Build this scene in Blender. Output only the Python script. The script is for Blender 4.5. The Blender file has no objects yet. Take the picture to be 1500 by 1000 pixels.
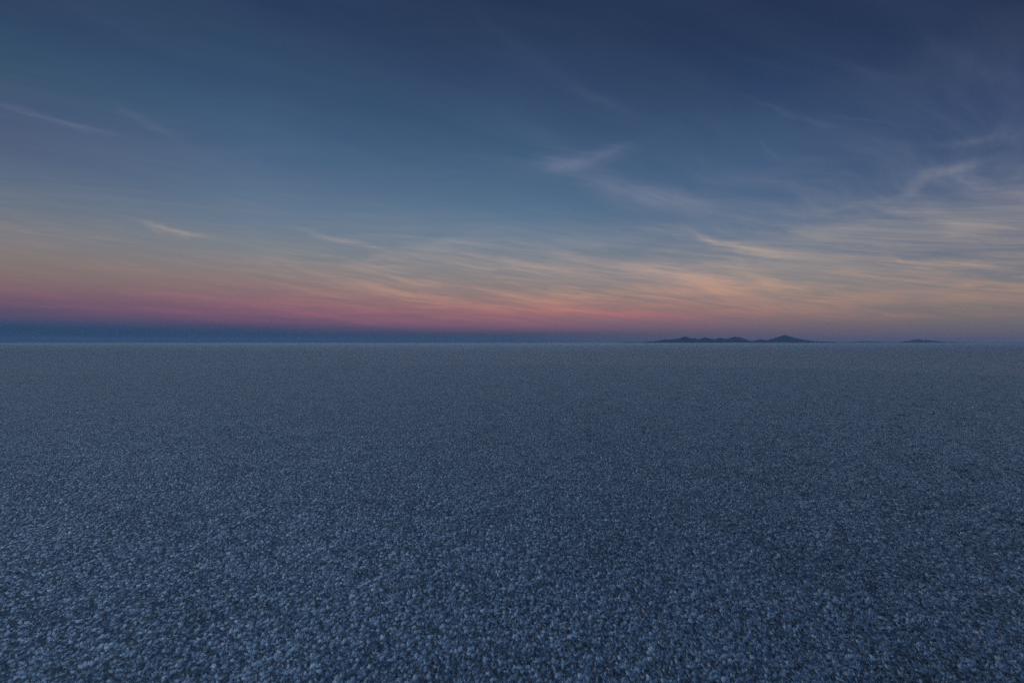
import bpy, math, random
import numpy as np
from mathutils import Vector, noise

C = bpy.context.scene.collection
scene = bpy.context.scene
F = 625.0                    # focal length in 1500-px picture units (15 mm on 36 mm)
HOR = 502.0                  # horizon row of the photograph
EYE = 1.62

def lin(c):
    out = []
    for v in c:
        v = v / 255.0
        out.append(v / 12.92 if v <= 0.04045 else ((v + 0.055) / 1.055) ** 2.4)
    return out

def direction(px, py):
    """world direction of a picture point (camera looks along +Y, level)"""
    return Vector(((px - 750) / F, 1.0, (HOR - py) / F)).normalized()

# ------------------------------------------------------------------ node helpers
class NB:
    def __init__(self, tree):
        self.t = tree
    def n(self, kind, **kw):
        nd = self.t.nodes.new(kind)
        for k, v in kw.items():
            setattr(nd, k, v)
        return nd
    def link(self, a, b):
        if isinstance(a, (int, float)):
            b.default_value = a
        elif isinstance(a, (tuple, list, Vector)):
            b.default_value = tuple(a)
        else:
            self.t.links.new(a, b)
    def m(self, op, a, b=None, c=None, clamp=False):
        nd = self.n('ShaderNodeMath', operation=op, use_clamp=clamp)
        self.link(a, nd.inputs[0])
        if b is not None: self.link(b, nd.inputs[1])
        if c is not None: self.link(c, nd.inputs[2])
        return nd.outputs[0]
    def v(self, op, a, b=None, scale=None):
        nd = self.n('ShaderNodeVectorMath', operation=op)
        self.link(a, nd.inputs[0])
        if b is not None: self.link(b, nd.inputs[1])
        if scale is not None: self.link(scale, nd.inputs['Scale'])
        return nd.outputs['Value'] if op in ('DOT_PRODUCT', 'LENGTH') else nd.outputs[0]
    def xyz(self, x, y, z):
        nd = self.n('ShaderNodeCombineXYZ')
        self.link(x, nd.inputs[0]); self.link(y, nd.inputs[1]); self.link(z, nd.inputs[2])
        return nd.outputs[0]
    def noise(self, vec, scale, detail=3.0, rough=0.5, dist=0.0, dim='3D', color=False, lac=2.0):
        nd = self.n('ShaderNodeTexNoise', noise_dimensions=dim)
        self.link(vec, nd.inputs['Vector'])
        nd.inputs['Scale'].default_value = scale
        nd.inputs['Detail'].default_value = detail
        nd.inputs['Roughness'].default_value = rough
        nd.inputs['Distortion'].default_value = dist
        nd.inputs['Lacunarity'].default_value = lac
        return nd.outputs['Color'] if color else nd.outputs['Fac']
    def smooth(self, x, lo, hi, a=0.0, b=1.0):
        nd = self.n('ShaderNodeMapRange', interpolation_type='SMOOTHSTEP')
        self.link(x, nd.inputs['Value'])
        for i, val in ((1, lo), (2, hi), (3, a), (4, b)):
            nd.inputs[i].default_value = val
        return nd.outputs[0]
    def lerp(self, x, lo, hi, a=0.0, b=1.0):
        nd = self.n('ShaderNodeMapRange', interpolation_type='LINEAR')
        nd.clamp = True
        self.link(x, nd.inputs['Value'])
        for i, val in ((1, lo), (2, hi), (3, a), (4, b)):
            nd.inputs[i].default_value = val
        return nd.outputs[0]
    def mix(self, f, a, b):
        nd = self.n('ShaderNodeMix', data_type='RGBA', blend_type='MIX')
        self.link(f, nd.inputs[0]); self.link(a, nd.inputs[6]); self.link(b, nd.inputs[7])
        return nd.outputs[2]
    def ramp(self, fac, stops, interp='LINEAR'):
        nd = self.n('ShaderNodeValToRGB')
        cr = nd.color_ramp
        cr.interpolation = interp
        while len(cr.elements) > 1:
            cr.elements.remove(cr.elements[-1])
        for i, (p, c) in enumerate(stops):
            e = cr.elements[0] if i == 0 else cr.elements.new(p)
            e.position = p
            e.color = (c[0], c[1], c[2], 1.0)
        self.link(fac, nd.inputs[0])
        return nd.outputs[0]

# ------------------------------------------------------------------ world: the twilight sky
world = bpy.data.worlds.new("World")
scene.world = world
world.use_nodes = True
wt = world.node_tree
wt.nodes.clear()
W = NB(wt)
tc = W.n('ShaderNodeTexCoord')
D = tc.outputs['Generated']
sep = W.n('ShaderNodeSeparateXYZ'); wt.links.new(D, sep.inputs[0])
dx, dy, dz = sep.outputs
deg = W.m('MULTIPLY', W.m('ARCSINE', dz), 180 / math.pi)

ANTI = math.radians(-65)       # azimuth of the point opposite the set sun (from +Y towards +X)
hl = W.m('SQRT', W.m('ADD', W.m('MULTIPLY', dx, dx), W.m('ADD', W.m('MULTIPLY', dy, dy), 1e-6)))
cosang = W.m('DIVIDE', W.v('DOT_PRODUCT', D, (math.sin(ANTI), math.cos(ANTI), 0)), hl)
ang = W.m('MULTIPLY', W.m('ARCCOSINE', W.m('MINIMUM', W.m('MAXIMUM', cosang, -0.9999), 0.9999)), 180 / math.pi)

# sky colours up five columns of sky, each given by its picture x and the colour at picture rows
COLS = [
 (0,    [(502,(40,66,98)),(490,(40,68,104)),(478,(44,70,106)),(471,(62,72,108)),(464,(86,76,108)),(452,(96,80,108)),(440,(104,86,108)),(424,(116,98,110)),(404,(124,112,114)),(375,(126,121,122)),(345,(122,124,130)),(310,(108,119,133)),(260,(90,108,132)),(200,(74,92,124)),(150,(68,88,120)),(100,(58,80,114)),(50,(50,74,110)),(0,(46,64,100))]),
 (375,  [(502,(46,72,106)),(492,(48,73,110)),(484,(60,74,112)),(478,(84,76,112)),(469,(108,82,112)),(458,(122,88,114)),(448,(130,96,116)),(435,(134,106,118)),(418,(134,116,122)),(395,(130,126,132)),(365,(120,130,142)),(330,(108,126,146)),(290,(94,118,144)),(240,(78,104,136)),(190,(66,94,128)),(130,(56,82,116)),(70,(50,72,108)),(0,(42,58,96))]),
 (750,  [(502,(58,76,108)),(496,(70,80,112)),(490,(90,84,114)),(484,(112,89,116)),(475,(132,96,116)),(462,(142,104,118)),(448,(142,114,120)),(430,(138,124,128)),(410,(132,130,136)),(385,(122,131,143)),(355,(108,128,147)),(320,(92,120,146)),(280,(78,108,138)),(235,(66,96,128)),(180,(56,84,116)),(120,(48,70,106)),(60,(42,60,96)),(0,(38,52,88))]),
 (1125, [(502,(84,86,114)),(495,(92,88,114)),(488,(102,93,114)),(480,(114,99,114)),(470,(126,107,116)),(458,(134,116,119)),(442,(136,124,125)),(424,(132,128,132)),(400,(122,129,140)),(370,(108,124,144)),(335,(94,115,142)),(290,(80,104,136)),(240,(68,94,128)),(190,(58,84,118)),(130,(46,68,104)),(70,(41,57,94)),(0,(37,50,86))]),
 (1500, [(502,(96,92,110)),(494,(102,96,112)),(486,(108,101,112)),(476,(116,108,113)),(462,(122,114,115)),(446,(124,119,119)),(426,(122,122,126)),(400,(114,121,133)),(370,(104,116,136)),(335,(92,108,134)),(290,(80,98,130)),(240,(68,88,122)),(190,(58,78,114)),(130,(48,66,104)),(70,(42,56,94)),(0,(37,48,84))]),
]
SPAN = 50.0
def column_stops(px, rows):
    az = math.atan((px - 750) / F)
    pts = []
    for y, c in rows:
        el = math.degrees(math.atan((HOR - y) / F * math.cos(az)))
        if y < 110: k = (0.94, 1.01, 0.935)
        elif y < 360: k = (0.99, 0.985, 0.98)
        elif y < 452: k = (1.03, 1.0, 0.96)
        elif y < 477: k = (1.0, 1.0, 0.95)
        elif y < 490 and px < 1000: k = (0.93, 0.91, 0.87)
        elif y < 490: k = (1.06, 1.0, 0.92)
        elif px < 1000: k = (0.80, 0.80, 0.76)
        else: k = (1.20, 1.02, 0.84)
        pts.append((el / SPAN, lin([a_ * b_ for a_, b_ in zip(c, k)])))
    pts.append((0.999, [v * 0.86 for v in pts[-1][1]]))
    return az, pts
prev = None
angs = []
for px, rows in COLS:
    az, pts = column_stops(px, rows)
    col = W.ramp(W.m('DIVIDE', deg, SPAN), pts)
    a = math.degrees(az - ANTI)
    angs.append(a)
    if prev is None: prev = col
    else: prev = W.mix(W.lerp(ang, angs[-2], a), prev, col)
# towards the set sun, behind and right of the camera: the twilight glow
glow = W.ramp(W.m('DIVIDE', deg, SPAN), [(0.0, lin((120,104,100))), (0.06, lin((164,136,118))), (0.16, lin((150,148,142))),
              (0.34, lin((122,148,166))), (0.6, lin((86,112,142))), (0.999, lin((40,58,94)))])
base = W.mix(W.smooth(ang, 117, 160), prev, W.v('SCALE', glow, scale=3.4))

# cirrus on a high layer: coordinates where the view ray meets it
inv = W.m('DIVIDE', 1.0, W.m('ADD', W.m('MAXIMUM', dz, 0.0), 0.035))
VP = math.radians(66)          # streets of cirrus run towards this azimuth
al = W.m('MULTIPLY', W.v('DOT_PRODUCT', D, (math.sin(VP), math.cos(VP), 0)), inv)
ac = W.m('MULTIPLY', W.v('DOT_PRODUCT', D, (math.cos(VP), -math.sin(VP), 0)), inv)
P0 = W.xyz(al, ac, 0.0)
warp = W.v('SUBTRACT', W.noise(P0, 0.35, 2.0, 0.5, color=True), (0.5, 0.5, 0.5))
P = W.v('ADD', P0, W.v('SCALE', warp, scale=1.5))
Pa = W.v('MULTIPLY', P, (0.42, 1.5, 1.0))
Pb = W.v('MULTIPLY', P, (0.75, 3.2, 1.0))
Pc = W.v('MULTIPLY', P, (1.8, 9.0, 1.0))
big = W.noise(P, 0.32, 3.0, 0.55)
s1 = W.noise(Pa, 0.9, 6.0, 0.62, 0.3)
s2 = W.noise(Pb, 1.1, 7.0, 0.62, 0.6)
s3 = W.noise(Pc, 1.0, 5.0, 0.6, 0.3)
streak = W.m('ADD', W.m('ADD', W.m('MULTIPLY', s1, 0.4), W.m('MULTIPLY', s2, 0.38)), W.m('MULTIPLY', s3, 0.22))
# lower down the thin sheets are combed by the wind, sinking a little towards the right
comb = W.xyz(W.m('MULTIPLY', ang, 0.062), W.m('MULTIPLY', W.m('ADD', deg, W.m('MULTIPLY', ang, W.m('ADD', 0.04, W.m('MULTIPLY', ang, 0.0008)))), 0.80), 0.0)
comb = W.v('ADD', comb, W.v('MULTIPLY', W.v('SUBTRACT', W.noise(comb, 0.7, 3.0, 0.55, color=True), (0.5, 0.5, 0.5)), (2.2, 2.1, 0)))
s4 = W.noise(comb, 1.25, 8.0, 0.72)
s5 = W.noise(W.v('MULTIPLY', comb, (1.5, 3.0, 1.0)), 1.3, 4.0, 0.6)
fine_s = W.m('ADD', W.m('MULTIPLY', s4, 0.7), W.m('MULTIPLY', s5, 0.3))
cw = W.m('MULTIPLY', W.smooth(deg, 18, 8), 0.70)
streak = W.m('ADD', W.m('MULTIPLY', streak, W.m('SUBTRACT', 1.0, cw)), W.m('MULTIPLY', fine_s, cw))
dens = W.smooth(W.m('ADD', streak, W.m('MULTIPLY', W.m('SUBTRACT', big, 0.5), 0.42)), 0.39, 0.68)
# how much cirrus stands at each height and azimuth
amt_mid = W.ramp(W.m('DIVIDE', deg, SPAN), [(0.0,(.0,)*3),(0.03,(.10,)*3),(0.05,(.66,)*3),(0.10,(.85,)*3),(0.19,(.80,)*3),(0.27,(.42,)*3),(0.32,(.18,)*3),(0.38,(.12,)*3),(0.6,(.09,)*3),(1.0,(.08,)*3)])
amt_left = W.ramp(W.m('DIVIDE', deg, SPAN), [(0.0,(.0,)*3),(0.05,(.06,)*3),(0.07,(.46,)*3),(0.12,(.50,)*3),(0.18,(.32,)*3),(0.25,(.26,)*3),(0.33,(.10,)*3),(1.0,(.08,)*3)])
amt_right = W.ramp(W.m('DIVIDE', deg, SPAN), [(0.0,(.0,)*3),(0.03,(.06,)*3),(0.05,(.46,)*3),(0.09,(.66,)*3),(0.2,(.52,)*3),(0.3,(.30,)*3),(0.42,(.18,)*3),(0.55,(.09,)*3),(1.0,(.07,)*3)])
amt = W.mix(W.smooth(ang, 14, 52), amt_left, amt_mid)
amt = W.mix(W.smooth(ang, 78, 112), amt, amt_right)
amt = W.mix(W.smooth(ang, 130, 175), amt, (0.3, 0.3, 0.3, 1))
cover = W.m('MULTIPLY', dens, amt)

# the separate wisps: (x, y, half length, half width, clockwise tilt in degrees, strength)
WISPS = [
 (258,338,36,5,9,.62), (225,331,60,3,11,.22), (480,348,40,3.5,12,.34), (520,357,55,4,14,.26),
 (848,237,60,12,-8,.55), (822,242,30,9,4,.42), (880,264,85,17,26,.34), (970,290,80,12,10,.34), (1030,418,75,16,6,.30), (895,222,26,6,-24,.18),
 (1070,361,48,5,14,.42), (1035,352,26,4,30,.26), (1120,370,60,5,6,.22),
 (1390,252,46,7,-10,.36), (1335,275,26,9,-40,.32), (1440,272,50,5,18,.26), (1300,308,46,6,16,.20), (1400,330,60,13,24,.26),
 (1440,330,80,22,20,.14), (1250,303,60,6,-12,.18), (1360,385,70,4,10,.34), (1435,390,60,3.5,11,.34), (1410,408,80,6,8,.22),
 (1135,412,52,8,15,.34), (1045,418,40,12,14,.42), (1010,408,46,9,4,.34), (960,430,60,8,4,.26), (1050,432,36,5,18,.30), (1085,400,40,5,20,.22),
 (1312,461,25,2.6,8,.60), (1240,450,42,4,6,.32), (1110,455,60,5,3,.30), (1335,456,24,3,8,.24),
 (880,462,60,4,6,.34), (830,452,70,4,7,.34), (760,430,80,4,7,.26), (800,395,60,4,9,.34), (720,378,60,4,10,.28), (600,430,70,4,7,.24),
 (655,465,50,2.6,6,.40), (560,452,70,3,6,.26), (270,433,55,2.6,5,.40), (190,428,40,2.2,3,.24), (60,449,60,2.6,4,.34), (215,452,70,3,5,.18),
 (640,360,70,9,-12,.18), (560,372,40,5,-24,.16), (700,356,60,5,2,.16),
 (60,172,80,3.5,16,.13), (120,186,60,3,12,.14), (20,158,40,4,15,.12), (195,168,50,6,34,.08), (230,190,40,8,30,.10),
 (25,334,50,4,8,.24), (60,352,90,7,6,.16), (160,355,60,4,6,.14), (330,375,90,4,8,.16),
 (720,40,60,8,38,.13), (770,80,70,13,36,.13), (870,140,60,8,28,.12), (930,30,70,9,20,.11), (1080,80,70,8,18,.17), (1130,95,40,5,14,.12),
 (1250,100,80,9,16,.18), (1280,112,40,6,10,.13), (1400,80,90,14,30,.15), (1470,115,60,8,18,.12), (1180,172,50,5,16,.13), (1200,182,24,6,12,.10),
 (1260,175,50,3,10,.15), (1130,155,40,3,14,.12), (1390,212,70,8,-6,.13), (1450,200,50,5,-10,.07), (140,25,90,10,26,.12), (210,55,60,8,24,.10),
 (1130,225,24,4,40,.12), (1100,255,90,12,-8,.10), (1200,340,70,10,-4,.14), (1000,315,60,7,4,.12), (940,345,60,8,-6,.14),
]
WHI, WLO = 0.6, 0.8
grp = bpy.data.node_groups.new('wisp', 'ShaderNodeTree')
for nm, tp in (('Dir','NodeSocketVector'),('Center','NodeSocketVector'),('Along','NodeSocketVector'),('Across','NodeSocketVector'),('Strength','NodeSocketFloat')):
    grp.interface.new_socket(name=nm, in_out='INPUT', socket_type=tp)
grp.interface.new_socket(name='Value', in_out='OUTPUT', socket_type='NodeSocketFloat')
G = NB(grp)
gi = G.n('NodeGroupInput'); go = G.n('NodeGroupOutput')
rel = G.v('SUBTRACT', gi.outputs[0], gi.outputs[1])
u = G.v('DOT_PRODUCT', rel, gi.outputs[2]); w_ = G.v('DOT_PRODUCT', rel, gi.outputs[3])
w2 = G.m('ADD', w_, G.m('MULTIPLY', G.m('MULTIPLY', u, u), 0.35))
q = G.m('ADD', G.m('MULTIPLY', u, u), G.m('MULTIPLY', w2, w2))
front = G.m('GREATER_THAN', G.v('DOT_PRODUCT', gi.outputs[0], gi.outputs[1]), 0.2)
val = G.m('MULTIPLY', G.m('MULTIPLY', G.m('EXPONENT', G.m('MULTIPLY', q, -1.0)), gi.outputs[4]), front)
grp.links.new(val, go.inputs[0])

wn = W.v('SUBTRACT', W.noise(W.v('MULTIPLY', D, (1, 1, 2.6)), 9.0, 4.0, 0.6, color=True), (0.5, 0.5, 0.5))
wn2 = W.v('SUBTRACT', W.noise(W.v('MULTIPLY', D, (1, 1, 3.0)), 38.0, 3.0, 0.6, color=True), (0.5, 0.5, 0.5))
Dw = W.v('ADD', W.v('ADD', D, W.v('MULTIPLY', wn, (0.045, 0.045, 0.030))), W.v('MULTIPLY', wn2, (0.010, 0.010, 0.006)))
tex = W.smooth(streak, 0.36, 0.62, 0.45, 1.25)
def wisp_sum(items):
    tot = None
    for (px, py, hlen, hwid, tilt, st) in items:
        c = direction(px, py)
        t = math.radians(tilt)
        e1 = direction(px + math.cos(t) * 4, py + math.sin(t) * 4) - c
        along = e1.normalized()
        across = c.cross(along).normalized()
        e2 = direction(px - math.sin(t) * 4, py + math.cos(t) * 4) - c
        g = W.n('ShaderNodeGroup'); g.node_tree = grp
        wt.links.new(Dw, g.inputs[0])
        g.inputs[1].default_value = c
        g.inputs[2].default_value = along / (hlen / 4 * e1.length)
        g.inputs[3].default_value = across / (hwid / 4 * e2.length)
        g.inputs[4].default_value = st * (0.22 if py < 130 else (0.75 if py < 320 else 0.85))
        tot = g.outputs[0] if tot is None else W.m('ADD', tot, g.outputs[0])
    return tot

tint = W.ramp(W.m('DIVIDE', deg, SPAN), [(0.0, lin((112,78,112))), (0.05, lin((160,96,118))), (0.08, lin((186,120,116))), (0.12, lin((192,146,126))),
              (0.18, lin((186,160,148))), (0.27, lin((162,156,160))), (0.38, lin((132,138,160))), (0.5, lin((108,120,150))), (0.7, lin((86,100,136))), (1.0, lin((68,88,120)))])
tint_left = W.ramp(W.m('DIVIDE', deg, SPAN), [(0.0, lin((96,70,106))), (0.06, lin((140,92,116))), (0.10, lin((156,106,116))), (0.14, lin((164,128,124))),
              (0.22, lin((160,150,146))), (0.34, lin((148,148,154))), (0.5, lin((104,118,152))), (1.0, lin((78,92,134)))])
tint_right = W.ramp(W.m('DIVIDE', deg, SPAN), [(0.0, lin((120,100,112))), (0.05, lin((168,126,116))), (0.09, lin((188,146,124))), (0.14, lin((186,158,138))),
              (0.22, lin((172,160,150))), (0.30, lin((152,152,160))), (0.42, lin((124,132,158))), (0.6, lin((92,106,142))), (1.0, lin((68,84,124)))])
tintc = W.mix(W.smooth(ang, 15, 60), tint_left, tint)
tintc = W.mix(W.smooth(ang, 84, 104), tintc, tint_right)
low = W.smooth(deg, 0.3, 3.2)

def background(cov):
    cov = W.m('MINIMUM', W.m('MULTIPLY', cov, low), 0.95)
    b = W.n('ShaderNodeBackground'); b.inputs['Strength'].default_value = 1.0
    wt.links.new(W.mix(cov, base, tintc), b.inputs['Color'])
    return b.outputs[0]
def choose(f, a, b):
    nd = W.n('ShaderNodeMixShader')
    W.link(f, nd.inputs[0]); wt.links.new(a, nd.inputs[1]); wt.links.new(b, nd.inputs[2])
    return nd.outputs[0]
# the sky is worked out sector by sector so that each wisp is only computed where it hangs
EDGES = [260, 640, 1010, 1250]
MARG = 170
slope = W.m('DIVIDE', dx, W.m('MAXIMUM', dy, 0.01))
secs = []
for a, b in zip([-1e4] + EDGES, EDGES + [1e4]):
    items = [w for w in WISPS if a - w[2] * 1.9 - 45 < w[0] < b + w[2] * 1.9 + 45]
    secs.append(background(W.m('ADD', cover, W.m('MULTIPLY', wisp_sum(items), tex))))
shader = secs[0]
for e, sct in zip(EDGES, secs[1:]):
    shader = choose(W.m('GREATER_THAN', slope, (e - 750) / F), shader, sct)
infront = W.m('MULTIPLY', W.m('GREATER_THAN', dy, 0.35), W.m('LESS_THAN', deg, 46.0))
shader = choose(infront, background(cover), shader)
# below the horizon only dim ground light
gb = W.n('ShaderNodeBackground'); gb.inputs['Color'].default_value = (0.03, 0.05, 0.09, 1)
shader = choose(W.smooth(deg, -1.2, -0.1), gb.outputs[0], shader)
wo = W.n('ShaderNodeOutputWorld'); wt.links.new(shader, wo.inputs['Surface'])
world.cycles.sampling_method = 'MANUAL'; world.cycles.sample_map_resolution = 256

# ------------------------------------------------------------------ afterglow of the set sun
ld = bpy.data.lights.new('afterglow_sun', 'SUN')
ld.energy = 0.06; ld.angle = math.radians(25); ld.color = (1.0, 0.92, 0.88)
lo = bpy.data.objects.new('afterglow_sun', ld); C.objects.link(lo)
saz = ANTI + math.pi; sel = math.radians(9)
sd = Vector((math.sin(saz) * math.cos(sel), math.cos(saz) * math.cos(sel), math.sin(sel)))
lo.rotation_euler = sd.to_track_quat('Z', 'Y').to_euler()
lo.location = (0, 0, 50)

# ------------------------------------------------------------------ salt material
def new_mat(name):
    m = bpy.data.materials.new(name); m.use_nodes = True
    m.node_tree.nodes.clear()
    return m, NB(m.node_tree)
salt, S = new_mat('salt_crust')
stc = S.n('ShaderNodeTexCoord'); O = stc.outputs['Object']
wv = S.v('SUBTRACT', S.noise(O, 26.0, 2.0, 0.6, color=True), (0.5, 0.5, 0.5))
Ow = S.v('ADD', O, S.v('SCALE', wv, scale=0.018))
vor = S.n('ShaderNodeTexVoronoi', feature='F1', voronoi_dimensions='2D')
vor.inputs['Scale'].default_value = 46.0
S.link(Ow, vor.inputs['Vector'])
lump = S.m('MAXIMUM', S.m('SUBTRACT', 1.0, S.m('MULTIPLY', vor.outputs['Distance'], 1.35)), 0.0)
csep = S.n('ShaderNodeSeparateColor'); S.link(vor.outputs['Color'], csep.inputs[0])
size = csep.outputs[0]                       # every crystal clod has a height of its own
lump = S.m('MULTIPLY', lump, S.m('ADD', S.m('MULTIPLY', size, 0.75), 0.35))
vor2 = S.n('ShaderNodeTexVoronoi', feature='F1', voronoi_dimensions='2D')
vor2.inputs['Scale'].default_value = 110.0
S.link(Ow, vor2.inputs['Vector'])
lump2 = S.m('SUBTRACT', 1.0, S.m('MULTIPLY', vor2.outputs['Distance'], 1.3))
fine = S.noise(O, 130.0, 2.0, 0.6)
frac = S.noise(O, 1.1, 7.0, 1.0)             # clods and hollows of every size from a metre down
wide = S.noise(O, 1.7, 3.0, 0.55)
ridge_v = S.v('MULTIPLY', O, (2.0, 7.0, 1.0))
ridge = S.noise(ridge_v, 1.0, 3.0, 0.55, 0.8)
h = S.m('MULTIPLY', lump, 0.034)
h = S.m('ADD', h, S.m('MULTIPLY', lump2, 0.006))
h = S.m('ADD', h, S.m('MULTIPLY', fine, 0.003))
h = S.m('ADD', h, S.m('MULTIPLY', frac, 0.022))
h = S.m('ADD', h, S.m('MULTIPLY', wide, 0.035))
osep = S.n('ShaderNodeSeparateXYZ'); S.link(O, osep.inputs[0])
rside = S.smooth(S.m('SUBTRACT', osep.outputs[0], S.m('MULTIPLY', osep.outputs[1], 0.25)), 0.0, 5.0, 0.35, 1.6)
h = S.m('ADD', h, S.m('MULTIPLY', S.m('MULTIPLY', ridge, 0.050), rside))
disp = S.n('ShaderNodeDisplacement'); disp.inputs['Midlevel'].default_value = 0.085
disp.inputs['Scale'].default_value = 1.0
S.link(h, disp.inputs['Height'])
# mottled salt tone, with lit crystal tips and shaded gaps painted in
clod = S.noise(O, 30.0, 3.0, 0.9)
tone = S.m('ADD', S.m('SUBTRACT', S.m('MULTIPLY', lump, 0.95), 0.03), S.m('MULTIPLY', S.m('SUBTRACT', clod, 0.5), 1.9))
tone = S.m('ADD', tone, S.m('MULTIPLY', S.m('SUBTRACT', frac, 0.5), 0.7))
tone = S.m('ADD', tone, S.m('MULTIPLY', S.m('SUBTRACT', lump2, 0.4), 0.30))
tips = S.m('MULTIPLY', S.smooth(size, 0.78, 0.95), S.m('MULTIPLY', lump, 0.55))  # painted highlights on the tallest lumps
tone = S.m('ADD', S.m('SUBTRACT', tone, 0.025), tips)
shade_dash = S.noise(S.v('MULTIPLY', O, (1.6, 4.5, 1.0)), 1.6, 5.0, 0.75, 0.6)  # short dark dashes painting in crevice shade, strongest on the right
tone = S.m('SUBTRACT', tone, S.m('MULTIPLY', S.m('MULTIPLY', S.smooth(shade_dash, 0.58, 0.68), 0.42), rside))
col = S.ramp(tone, [(0.0, (0.115, 0.138, 0.152)), (0.14, (0.245, 0.285, 0.308)), (0.36, (0.59, 0.66, 0.695)), (0.66, (0.92, 0.96, 0.97))])
bs = S.n('ShaderNodeBsdfPrincipled')
S.link(col, bs.inputs['Base Color'])
bs.inputs['Roughness'].default_value = 0.45
bs.inputs['Specular IOR Level'].default_value = 0.2
bs.inputs['Sheen Weight'].default_value = 0.3
bs.inputs['Sheen Roughness'].default_value = 0.4
bs.inputs['Sheen Tint'].default_value = (0.55, 0.85, 1.0, 1)
so = S.n('ShaderNodeOutputMaterial')
salt.node_tree.links.new(bs.outputs[0], so.inputs['Surface'])
salt.node_tree.links.new(disp.outputs[0], so.inputs['Displacement'])
salt.displacement_method = 'BOTH'

# ------------------------------------------------------------------ ground: one sheet out to the horizon
def ground():
    r = [0.25, 0.5, 0.8, 1.1]
    x = 1.35
    while x < 32.0:
        r.append(x); x *= 1.0030
    step = 1.0030
    while x < 38500.0:
        r.append(x); step = min(step * 1.006, 1.35); x *= step
    r.append(38500.0)
    r = np.array(r)
    front = np.radians(np.arange(-64, 64.001, 0.125))
    back = np.radians(np.arange(66, 294.5, 2.0))
    a = np.concatenate([front, back])
    nr, na = len(r), len(a)
    R, A = np.meshgrid(r, a, indexing='ij')
    co = np.zeros((nr * na + 1, 3), dtype=np.float32)
    co[1:, 0] = (R * np.sin(A)).ravel(); co[1:, 1] = (R * np.cos(A)).ravel()
    i, j = np.meshgrid(np.arange(nr - 1), np.arange(na), indexing='ij')
    j2 = (j + 1) % na
    idx = lambda i, j: 1 + i * na + j
    quads = np.stack([idx(i, j), idx(i, j2), idx(i + 1, j2), idx(i + 1, j)], -1).reshape(-1, 4)[:, ::-1]
    jj = np.arange(na)
    tris = np.stack([np.zeros(na, int), idx(0, (jj + 1) % na), idx(0, jj)], -1)
    me = bpy.data.meshes.new('ground')
    me.vertices.add(len(co)); me.vertices.foreach_set('co', co.ravel())
    nl = quads.size + tris.size
    me.loops.add(nl)
    me.loops.foreach_set('vertex_index', np.concatenate([quads.ravel(), tris.ravel()]).astype(np.int32))
    nf = len(quads) + len(tris)
    me.polygons.add(nf)
    ls = np.concatenate([np.arange(len(quads)) * 4, quads.size + np.arange(len(tris)) * 3]).astype(np.int32)
    me.polygons.foreach_set('loop_start', ls)
    me.polygons.foreach_set('use_smooth', np.ones(nf, dtype=bool))
    me.update(calc_edges=True); me.validate()
    print('ground verts', len(co), 'normal z', me.polygons[10].normal.z, me.polygons[nf-1].normal.z)
    me.materials.append(salt)
    o = bpy.data.objects.new('ground', me); C.objects.link(o)
    o['kind'] = 'structure'; o['label'] = 'white rough salt crust flat reaching the horizon'; o['category'] = 'salt flat'
ground()

# ------------------------------------------------------------------ hills
rock, H = new_mat('dark_scrub_rock')
htc = H.n('ShaderNodeTexCoord')
hn = H.noise(htc.outputs['Object'], 0.006, 6.0, 0.6)
hc = H.ramp(hn, [(0.3, (0.025, 0.027, 0.034)), (0.7, (0.065, 0.07, 0.085))])
hb = H.n('ShaderNodeBsdfPrincipled'); H.link(hc, hb.inputs['Base Color']); hb.inputs['Roughness'].default_value = 0.95
ho = H.n('ShaderNodeOutputMaterial'); rock.node_tree.links.new(hb.outputs[0], ho.inputs['Surface'])

def hill(label, dist, prof, seed, depth):
    """prof: (picture x, height in picture px above the horizon) of the ridge line; the solid gets its own depth"""
    sc = dist / F
    xs = np.array([p[0] for p in prof], float); hs = np.array([p[1] for p in prof], float)
    x0, x1 = xs[0], xs[-1]
    c = Vector(((0.5 * (x0 + x1) - 750) * sc, dist, 0))
    nx, ny = max(60, int((x1 - x0) * 1.6)), 40
    verts, faces = [], []
    for j in range(ny + 1):
        v = -1 + 2 * j / ny
        for i in range(nx + 1):
            px = x0 + (x1 - x0) * i / nx
            X = (px - 750) * sc - c.x
            Y = v * depth
            wob = noise.fractal(Vector((X / 900 + seed, Y / 900, 0)), 0.6, 2.0, 4) * 7 * abs(v)
            hh = float(np.interp(px + wob, xs, hs)) * sc
            fall = max(0.0, 1 - abs(v)) ** 1.25
            rg = 1 - abs(noise.fractal(Vector((X / 420, Y / 420, seed)), 0.7, 2.1, 5))
            z = hh * fall * (1 - 0.30 * (1 - rg) * min(1, abs(v) * 5))
            if abs(v) > 0.98 or i in (0, nx): z = -6
            verts.append((X, Y, z - 0.5))
    for j in range(ny):
        for i in range(nx):
            a = j * (nx + 1) + i
            faces.append((a, a + 1, a + nx + 2, a + nx + 1))
    me = bpy.data.meshes.new('hills'); me.from_pydata(verts, [], faces)
    me.polygons.foreach_set('use_smooth', [True] * len(faces)); me.update()
    me.materials.append(rock)
    o = bpy.data.objects.new('hills', me); C.objects.link(o); o.location = c
    o['kind'] = 'structure'; o['label'] = label; o['category'] = 'hills'
    return o
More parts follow.
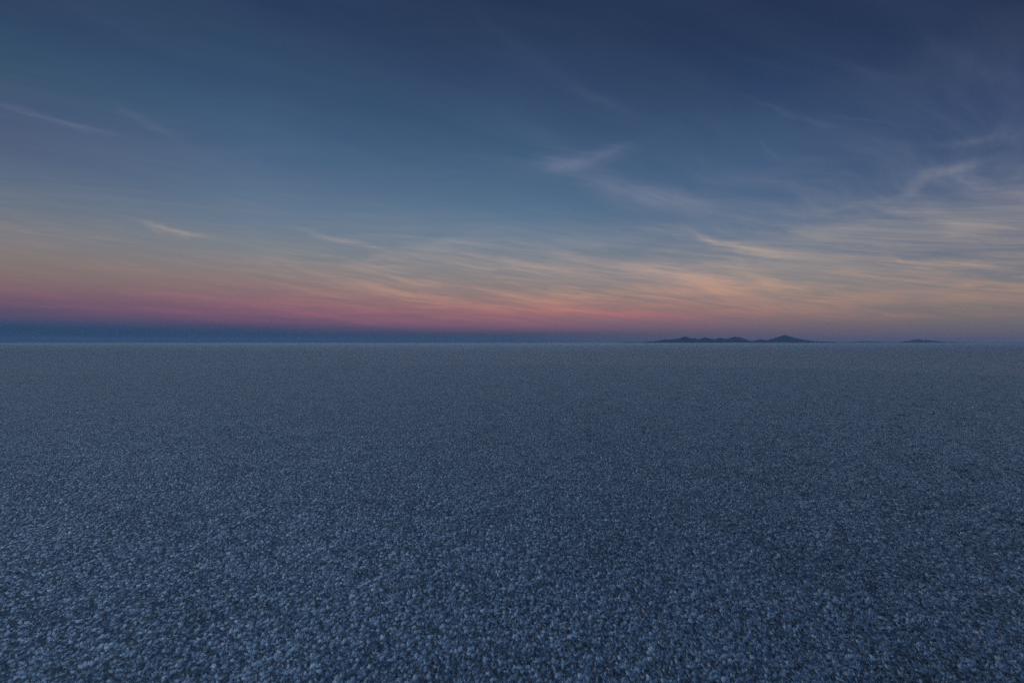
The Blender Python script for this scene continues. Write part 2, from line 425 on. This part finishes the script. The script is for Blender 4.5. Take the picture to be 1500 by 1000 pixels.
hill('longest dark blue range of low peaks on the horizon', 20000, [
 (930,0),(936,.9),(946,1.5),(955,2.1),(962,2.6),(970,4.2),(975,5.2),(980,4.6),(985,5.2),(990,6.0),(996,6.6),(1001,8.8),(1004,9.6),(1008,8.2),(1012,6.4),(1017,6.8),
 (1023,5.6),(1028,6.2),(1032,8.2),(1036,7.4),(1042,6.0),(1047,5.4),(1051,6.8),(1056,7.4),(1061,6.2),(1067,6.2),(1072,8.2),(1077,9.0),(1083,8.2),
 (1088,7.0),(1092,5.0),(1097,3.2),(1103,2.8),(1109,4.2),(1114,5.4),(1119,4.4),(1125,4.2),(1131,6.0),(1138,8.0),(1143,9.8),(1147,11.2),(1151,11.4),
 (1156,10.0),(1163,7.8),(1171,6.2),(1178,4.6),(1184,3.2),(1192,2.6),(1205,2.1),(1215,1.8),(1225,1.3),(1235,.9),(1243,0)], 3.1, 1500)
hill('small flat blue hill on the horizon near the right edge', 24000, [
 (1306,0),(1316,1.0),(1326,1.6),(1333,3.4),(1339,4.8),(1343,5.0),(1345,5.7),(1349,4.6),(1354,3.6),(1358,4.6),(1363,3.8),(1371,2.8),(1379,1.6),(1385,1.2),
 (1393,1.3),(1399,1.3),(1404,.8),(1412,1.1),(1424,.8),(1434,0)], 9.7, 1300)
hill('faintest sliver of land left of the long range', 32000, [(905,0),(912,.9),(920,1.6),(926,1.2),(934,.7),(942,0)], 5.5, 900)
hill('pale broad mountain fading out between the two nearer ranges', 36000, [(1235,0),(1245,.9),(1256,2.0),(1268,2.6),(1279,2.3),(1290,1.6),(1304,1.0),(1320,0)], 1.5, 2600)
hill('thin strip of land on the horizon at the right edge', 34000, [(1440,0),(1450,.7),(1462,.9),(1480,.7),(1500,1.1),(1530,1.4),(1560,.9),(1600,0)], 7.7, 900)

# ------------------------------------------------------------------ the air
bx = bpy.data.meshes.new('haze')
X, Z0, Z1 = 40000.0, -8.0, 400.0
vs = [(sx * X, sy * X, z) for z in (Z0, Z1) for sy in (-1, 1) for sx in (-1, 1)]
bx.from_pydata(vs, [], [(0, 2, 3, 1), (4, 5, 7, 6), (0, 1, 5, 4), (2, 6, 7, 3), (0, 4, 6, 2), (1, 3, 7, 5)])
bx.update()
hm, A = new_mat('evening_air')
pv = A.n('ShaderNodeVolumePrincipled')
pv.inputs['Color'].default_value = (0.42, 0.70, 1.0, 1)
pv.inputs['Density'].default_value = 2.5e-5
pv.inputs['Anisotropy'].default_value = 0.0
ao = A.n('ShaderNodeOutputMaterial'); hm.node_tree.links.new(pv.outputs[0], ao.inputs['Volume'])
bx.materials.append(hm)
hz = bpy.data.objects.new('haze', bx); C.objects.link(hz)
hz['kind'] = 'stuff'; hz['label'] = 'thin bluish evening haze over the whole flat'; hz['category'] = 'haze'

# ------------------------------------------------------------------ camera
cd = bpy.data.cameras.new('camera'); cd.lens = 15.0; cd.sensor_width = 36.0
cd.clip_start = 0.05; cd.clip_end = 200000.0
cam = bpy.data.objects.new('camera', cd); C.objects.link(cam)
cam.location = (0, 0, EYE)
cam.rotation_euler = (math.radians(90) + math.atan((HOR - 500) / F), 0, 0)
scene.camera = cam

vs_ = scene.view_settings
vs_.view_transform = 'Standard'; vs_.look = 'None'; vs_.exposure = 0.0; vs_.gamma = 1.0; vs_.use_curve_mapping = False
scene.cycles.volume_bounces = 1
scene.cycles.max_bounces = 4
scene.cycles.use_denoising = False
